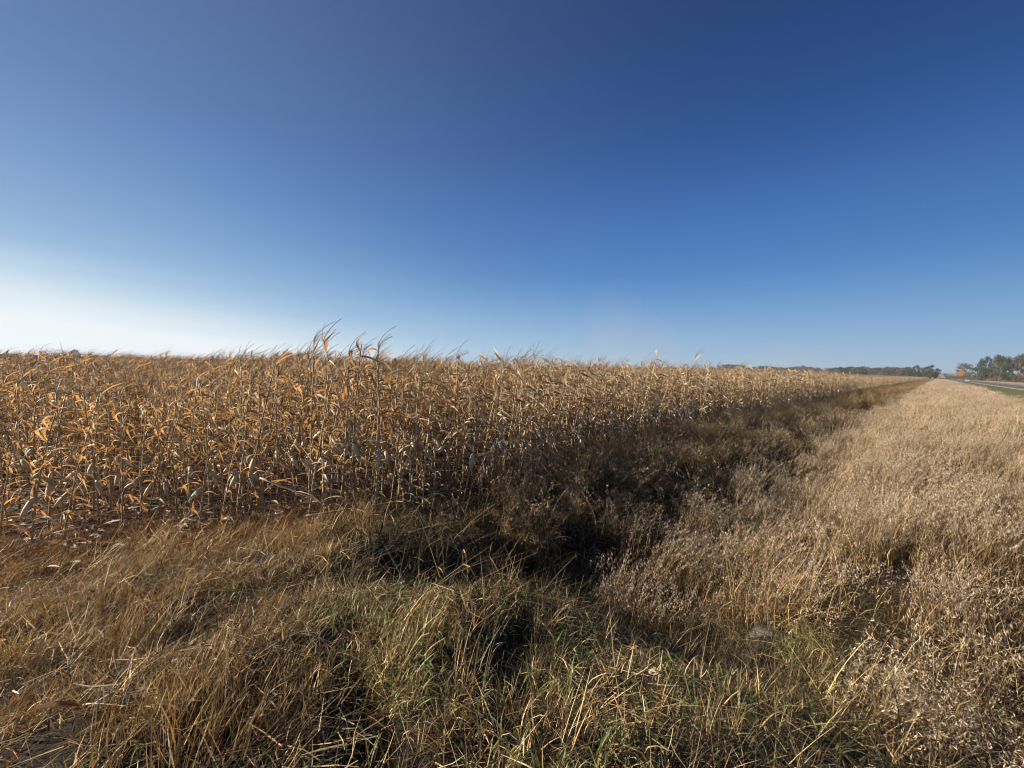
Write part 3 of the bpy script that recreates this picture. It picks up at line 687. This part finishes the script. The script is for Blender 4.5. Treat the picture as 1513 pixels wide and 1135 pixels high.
SH = [tree_meshes(4, 6, m_, 900, True, .22) for m_ in (M_TBROWN, M_TOLIVE, M_TBROWN)]
def plant(px, d, top, wpx, kind, label, name='tree', cat='tree', group=None):
    x_ = d*(px-756.5)/568; y_ = d; g_ = float(H(x_, y_)); hz = proj(x_, y_, CAM_Z)[1]
    hgt = (hz-top)/568*d+CAM_Z-g_; me_ = random.choice(kind); base = 4 if me_ in SH else 15
    wdt = (1.0 if random.random() > 2 else 1.35)*wpx/568*d*math.cos(math.atan2(x_, y_))
    e_ = empty(name, (x_, y_, g_), rnd(0, 6.28)); e_.scale = (wdt/(6 if base == 4 else 13.5),)*2+(hgt/base*.97,)
    tag(e_, label, cat, group); link('trunk', me_[0], e_); link('crown', me_[1], e_); return e_
g_ = 'trees of the windbreak on the horizon'
prof = [(1040, 545), (1060, 541), (1081, 536), (1095, 539), (1109, 542), (1137, 539), (1155, 542), (1179, 539.7), (1202, 541), (1212, 545), (1223, 541), (1248, 542), (1262, 539.7), (1275, 540), (1295, 543), (1308, 541), (1329, 542), (1340, 541)]
px = 1036
while px < 1343:
    top = np.interp(px, [p_[0] for p_ in prof], [p_[1] for p_ in prof]); d = np.interp(px, [1036, 1200, 1343], [900, 640, 470])
    plant(px, d*rnd(.97, 1.05), top+rnd(-.4, 2.2), rnd(13, 20), random.choice([TG, TG, TO, TO, TB]), 'small hazy tree in the long windbreak beyond the corn', group=g_); px += rnd(4, 6.5)
plant(1351, 430, 538.5, 20, TG, 'dark green tree in the windbreak, second from its roadside end', group=g_)
plant(1362, 425, 542, 16, TO, 'lower olive tree between the two dark trees at the windbreak end', group=g_)
plant(1374, 410, 538.3, 22, TG, 'round dark green tree that ends the windbreak beside the road', group=g_)
plant(110, 640, 516, 15, TG, 'lone dark round tree above the corn at the far left', group='trees above the far left of the corn')
plant(407, 650, 522.5, 16, TG, 'left tree of the hazy clump above the corn', group='trees above the far left of the corn')
plant(424, 650, 520.5, 20, TO, 'middle tree of the hazy clump above the corn', group='trees above the far left of the corn')
plant(446, 650, 521, 18, TG, 'right tree of the hazy clump above the corn', group='trees above the far left of the corn')
g_ = 'trees across the road'
plant(1424, 470, 533.5, 27, TB, 'thin brownish tree behind the orange sign', group=g_)
plant(1446, 370, 528.5, 17, TG, 'leftmost dark green tree of the grove across the road', group=g_)
plant(1459, 320, 524.5, 23, TG, 'broad dark green tree, second of the grove across the road', group=g_)
plant(1475, 290, 522.5, 24, TO, 'olive tree in the middle of the grove across the road', group=g_)
plant(1490, 268, 525.5, 20, TG, 'lower dark green tree beside the gap in the grove', group=g_)
plant(1506, 250, 521, 26, TO, 'tall yellowish olive tree at the right edge of the photo', group=g_)
plant(1532, 235, 517, 34, TG, 'tree just past the right edge of the photo', group=g_)
plant(1570, 215, 515, 40, TO, 'olive tree further right along the road', group=g_)
px = 1397; k = 0
while px < 1600:
    d = np.interp(px, [1397, 1430, 1513, 1600], [760, 420, 235, 165]); plant(px, d, proj(d*(px-756.5)/568, d, 2.5)[1]-rnd(3, 9)*(.6 if px < 1430 else 1), rnd(16, 24), SH, 'low brown shrub in the thicket across the road', 'shrub', 'shrub', 'shrubs of the thicket across the road'); px += rnd(5, 8)

# ------------------------------------------------------------------ orange road sign
def face_cam(x_, y_): return math.atan2(-x_, y_)       # turns local -Y towards the camera
M_ORANGE = plain('orange_sheeting', (.28, .12, .05), (.33, .15, .065), 2.0, .45); M_STEEL = plain('dark_post_steel', (.06, .06, .06), (.12, .12, .12), 4, .5, .6)
d = 104; x_ = d*(1418-756.5)/568; z_ = float(H(x_, d))
sg = empty('road_sign', (x_, d, z_), face_cam(x_, d)+.35); tag(sg, 'orange diamond road sign on a dark stand beside the road', 'road sign')
mb = MB(); hw = .88; b_ = 3.75
pf = [(-hw*.98, 0), (-.06, hw), (.06, hw), (hw*.98, .03), (hw*.98, -.03), (.06, -hw), (-.06, -hw), (-hw*.98, -.06)]
for y0 in (-.012, .012): mb.v += [(a_, y0, c_+b_) for a_, c_ in pf]
mb.f += [tuple(range(8)), tuple(range(15, 7, -1))]+[(i, i+8, (i+1) % 8+8, (i+1) % 8) for i in range(8)]; mb.m += [0]*10; mb.t += [.5]*10
link('panel', mb.mesh('panel', [M_ORANGE]), sg)
mb = MB(); mb.tube([(0, .05, .1), (0, .05, b_+.7)], [.045, .04], 6); link('post', mb.mesh('post', [M_STEEL]), sg)
mb = MB(); mb.tube([(-.8, .04, b_), (.8, .04, b_)], [.02, .02], 5); link('cross_brace', mb.mesh('cross_brace', [M_STEEL]), sg)
for sx_, sy_ in ((-1, -1), (1, -1), (-1, 1), (1, 1)):
    mb = MB(); mb.tube([(0, .05, .75), (sx_*.75, sy_*.55, 0)], [.03, .025], 5); link('leg', mb.mesh('leg', [M_STEEL]), sg)

# ------------------------------------------------------------------ car coming down the road
M_CAR = plain('pale_car_paint', (.42, .42, .42), (.48, .48, .48), 1, .25, 0, .6); M_GLASS = plain('dark_car_glass', (.02, .022, .025), (.03, .032, .035), 1, .08, 0, .8)
M_TYRE = plain('tyre_rubber', (.02, .02, .02), (.035, .035, .035), 8, .9); M_LAMP = plain('headlamp_glass', (.7, .7, .66), (.85, .85, .8), 2, .1, 0, .8); M_RIM = plain('wheel_rim', (.4, .4, .4), (.5, .5, .5), 2, .3, .8)
cx_, cy_ = xy(420, 13.9); car = empty('car', (cx_, cy_, float(H(*xy(420, 15.5)))+.06), math.atan2(-DY, -DX)-math.pi/2)
tag(car, 'small pale car far down the road behind the sign', 'car')     # local +Y points the way it drives
def prism(prof_, hwd, mat, name, par, taper=None):
    mb = MB(); n_ = len(prof_)
    for sx_ in (-1, 1): mb.v += [(sx_*(hwd*(taper if taper and z0 > .95 else 1)), y0, z0) for y0, z0 in prof_]
    mb.f = [tuple(range(n_)), tuple(range(2*n_-1, n_-1, -1))]+[(i, i+n_, (i+1) % n_+n_, (i+1) % n_) for i in range(n_)]; mb.m = [0]*len(mb.f); mb.t = [.5]*len(mb.f)
    o_ = link(name, mb.mesh(name, [mat]), par); return o_
bd = prism([(-2.3, .35), (2.3, .32), (2.36, .62), (2.2, .86), (1.15, 1.0), (.35, 1.48), (-1.3, 1.5), (-2.2, 1.08), (-2.32, .7)], .92, M_CAR, 'body', car, .86)
prism([(1.13, 1.04), (.40, 1.445), (.43, 1.46), (1.19, 1.02)], .70, M_GLASS, 'windscreen', car)
prism([(-1.36, 1.46), (-2.12, 1.13), (-2.16, 1.15), (-1.40, 1.485)], .68, M_GLASS, 'rear_window', car)
prism([(.95, 1.06), (.3, 1.42), (-1.2, 1.43), (-1.75, 1.1)], .815, M_GLASS, 'side_window', car)
for sx_ in (-1, 1):
    mb = MB(); mb.box((sx_*.68-.16, 2.24, .62), (sx_*.68+.16, 2.36, .78)); link('headlight', mb.mesh('headlight', [M_LAMP]), car)
    for yy in (-1.4, 1.42):
        mb = MB(); mb.tube([(sx_*.74, yy, .33), (sx_*.95, yy, .33)], [.33, .33], 16); wh = link('wheel', mb.mesh('tyre', [M_TYRE], True), car)
        mb = MB(); mb.tube([(sx_*.94, yy, .33), (sx_*.965, yy, .33)], [.2, .18], 12); link('rim', mb.mesh('rim', [M_RIM]), wh)
mb = MB(); mb.box((-.45, 2.3, .45), (.45, 2.375, .6)); link('grille', mb.mesh('grille', [M_STEEL]), car)

# ------------------------------------------------------------------ culvert pipe under the approach
M_PIPE = plain('weathered_concrete', (.05, .045, .035), (.16, .14, .11), 7, .85, 0, .2, .01)
hx, hy, hz_ = hit(1140, 950); cs, cu = su(hx, hy)
cp = empty('culvert_pipe', (hx, hy, hz_-.245), math.atan2(DY, DX)); tag(cp, 'grey culvert pipe end poking from the grassy bank in the dark ditch', 'culvert')
def ring(x0, x1, ro, ri, name):
    mb = MB(); k = 28
    for xx, rr in ((x0, ro), (x1, ro), (x1, ri), (x0, ri)): mb.v += [(xx, rr*math.cos(6.28318*j/k), rr*math.sin(6.28318*j/k)) for j in range(k)]
    for a_ in range(4):
        for j in range(k): mb.f.append((a_*k+j, a_*k+(j+1) % k, ((a_+1) % 4)*k+(j+1) % k, ((a_+1) % 4)*k+j)); mb.m.append(0); mb.t.append(.5)
    return link(name, mb.mesh(name, [M_PIPE], False), cp)
ring(-.6, .10, .25, .215, 'barrel'); ring(.10, .22, .295, .21, 'collar')

# ------------------------------------------------------------------ single fallen things
random.seed(91)
def along(a_, b_, lift0, lift1):
    p0 = np.array(hit(*a_)); p1 = np.array(hit(*b_)); p0[2] += lift0; p1[2] += lift1; return p0, p1
def at_depth(px, py, d_):
    r_ = ray(px, py); return np.array([r_[0], r_[1], r_[2]])*d_/r_[1]+[0, 0, CAM_Z]
def fallen(name, label, cat, p0, p1, rad, leaves, ear=0, mat=None, group=None, sag=.0):
    e_ = empty(name, tuple(p0)); tag(e_, label, cat, group); v = p1-p0
    pts = [v*t_+np.array([0, 0, -sag*math.sin(math.pi*t_)])+np.array([rnd(-.006, .006)]*3)*(t_ > 0) for t_ in np.linspace(0, 1, 8)]
    mb = MB(); mb.tube(pts, [rad*(1-.45*i/7) for i in range(8)], 7, 0, .45)
    link('stalk', mb.mesh('stalk', [mat or M_STALK], True), e_)
    if leaves:
        mb = MB()
        for i in range(leaves):
            q = v*rnd(.1, .95); corn_leaf(mb, q, math.atan2(v[1], v[0])+rnd(-.6, .6), rnd(.25, .5), rnd(.014, .026), rnd(-.2, .7), rnd(-1.4, -.4), .2, 0, 8, rnd(.3, 1), rnd(-2, 2))
        link('leaves', mb.mesh('leaves', [M_LEAF], True), e_)
    if ear:
        mb = MB(); q = v*.15; dd = np.array([.1, -.2, -1.0]); dd /= np.linalg.norm(dd)
        mb.tube([q+dd*.24*i/7 for i in range(8)], [.012, .026, .031, .032, .029, .024, .016, .006], 8, 0, .8)
        for k_ in range(4): corn_leaf(mb, q+dd*.03, rnd(0, 6.28), .2, .018, -.6, -1.4, 0, 0, 4, .8, .5)
        link('ear', mb.mesh('ear', [M_HUSK], True), e_)
    return e_
fallen('snapped_stalk', 'pale corn stalk snapped over sideways at the corner of the stand', 'corn stalk', at_depth(452, 762, 4.9), at_depth(585, 742, 5.3), .013, 5, 1)
fallen('snapped_stalk', 'bent pale corn stalk slanting down from the front row, left of the snapped one', 'corn stalk', at_depth(384, 706, 5.0), at_depth(482, 745, 5.0), .013, 4)
p0, p1 = along((110, 793), (153, 826), .12, .05); fallen('broken_stem', 'short white dry stem lying across the flattened corn', 'stem', p0, p1, .006, 0, 0, M_HUSK)
p0, p1 = along((4, 830), (20, 882), .2, .02); fallen('broken_stem', 'bleached crooked stalk at the left edge above the dead grass', 'stem', p0, p1, .012, 2, 0, M_HUSK)
p0, p1 = along((98, 1000), (135, 928), .02, .2); fallen('broken_stem', 'long thin straw standing aslant over the matted grass', 'stem', p0, p1, .003, 0, 0, M_HUSK)
p0, p1 = along((894, 800), (897, 770), .0, .3); fallen('broken_stem', 'thin white dead stem upright in the shaded ditch', 'stem', p0, p1, .006, 0, 0, M_HUSK)
def leaf_thing(name, label, cat, px, py, az_, L_, W_, mat, e0=.2, e1=-.3, lift=.08, n_=1, tint=.9):
    q = np.array(hit(px, py)); q[2] += lift; mb = MB()
    for k_ in range(n_): corn_leaf(mb, (0, 0, 0), az_+(rnd(-.7, .7) if k_ else 0), L_*(rnd(.6, 1) if k_ else 1), W_, e0, e1, .0, 0, 10, tint, rnd(-1, 1))
    o_ = link(name, mb.mesh(name, [mat], True), None, tuple(q)); tag(o_, label, cat); return o_
M_YLEAF = leaf_mat('yellow_corn_leaf', (.42, .30, .05), (.66, .52, .13), (.7, .5, .08), .35, .45, .4)
M_ORLEAF = leaf_mat('orange_corn_leaf', (.16, .07, .025), (.42, .23, .10), (.6, .26, .06), .3, .45, .4)
leaf_thing('corn_leaf', 'fallen yellow corn leaf curled in the grass at the lower right', 'leaf', 1203, 1050, .15, .30, .017, M_YLEAF, .15, .5, .10, 3)
leaf_thing('corn_husk', 'scrap of pale husk caught among the straw stems', 'husk', 958, 1030, .1, .075, .013, M_HUSK, .3, -.4, .14, 5, 1.0)
leaf_thing('corn_leaf', 'orange corn leaf standing up at the left edge below the corn', 'leaf', 4, 795, .6, .22, .03, M_ORLEAF, .9, .2, .15)
leaf_thing('corn_leaf', 'rust brown corn leaf on the dead grass in the bottom left corner', 'leaf', 50, 1085, .5, .17, .018, M_ORLEAF, .1, -.4, .10, 1, .05)
leaf_thing('corn_leaf', 'long pale curved leaf hanging over the dark ditch', 'leaf', 812, 822, -.1, .42, .010, M_HUSK, .4, -.7, .25)
leaf_thing('corn_leaf', 'brown corn leaf lying where the matted grass meets the corn', 'leaf', 300, 830, .3, .3, .022, M_ORLEAF, .15, -.3, .10, 2, .2)

# ------------------------------------------------------------------ air
M, t = new_mat('haze_air'); pv = t.nodes.new('ShaderNodeVolumePrincipled'); pv.inputs['Density'].default_value = .00025
pv.inputs['Color'].default_value = (.78, .86, 1.0, 1); pv.inputs['Anisotropy'].default_value = .2
o = t.nodes.new('ShaderNodeOutputMaterial'); t.links.new(pv.outputs[0], o.inputs['Volume'])
mb = MB(); mb.box((-4000, -4000, -3), (4700, 4700, 36)); hz = link('haze', mb.mesh('haze', [M])); tag(hz, kind='stuff')

M, t = new_mat('dust_air'); pv = t.nodes.new('ShaderNodeVolumePrincipled'); pv.inputs['Density'].default_value = .0007
pv.inputs['Color'].default_value = (.95, .74, .62, 1)
o = t.nodes.new('ShaderNodeOutputMaterial'); t.links.new(pv.outputs[0], o.inputs['Volume'])
for px_, py_, rx_, rz_ in ((935, 520, 75, 62), (900, 470, 42, 60), (1175, 535, 60, 24)):
    d = 560; x_ = d*(px_-756.5)/568; zc = CAM_Z+(proj(x_, d, CAM_Z)[1]-py_)/568*d
    me = bpy.data.meshes.new('dust_plume'); import bmesh
    bm = bmesh.new(); bmesh.ops.create_icosphere(bm, subdivisions=4, radius=1); bm.to_mesh(me); bm.free(); me.materials.append(M)
    o = link('dust_plume', me, None, (x_, d, zc)); o.scale = (rx_, rx_*.6, rz_); o.rotation_euler = (0, .35, 0)
    tag(o, 'faint brown dust hanging over the far field', 'dust', None, 'stuff')
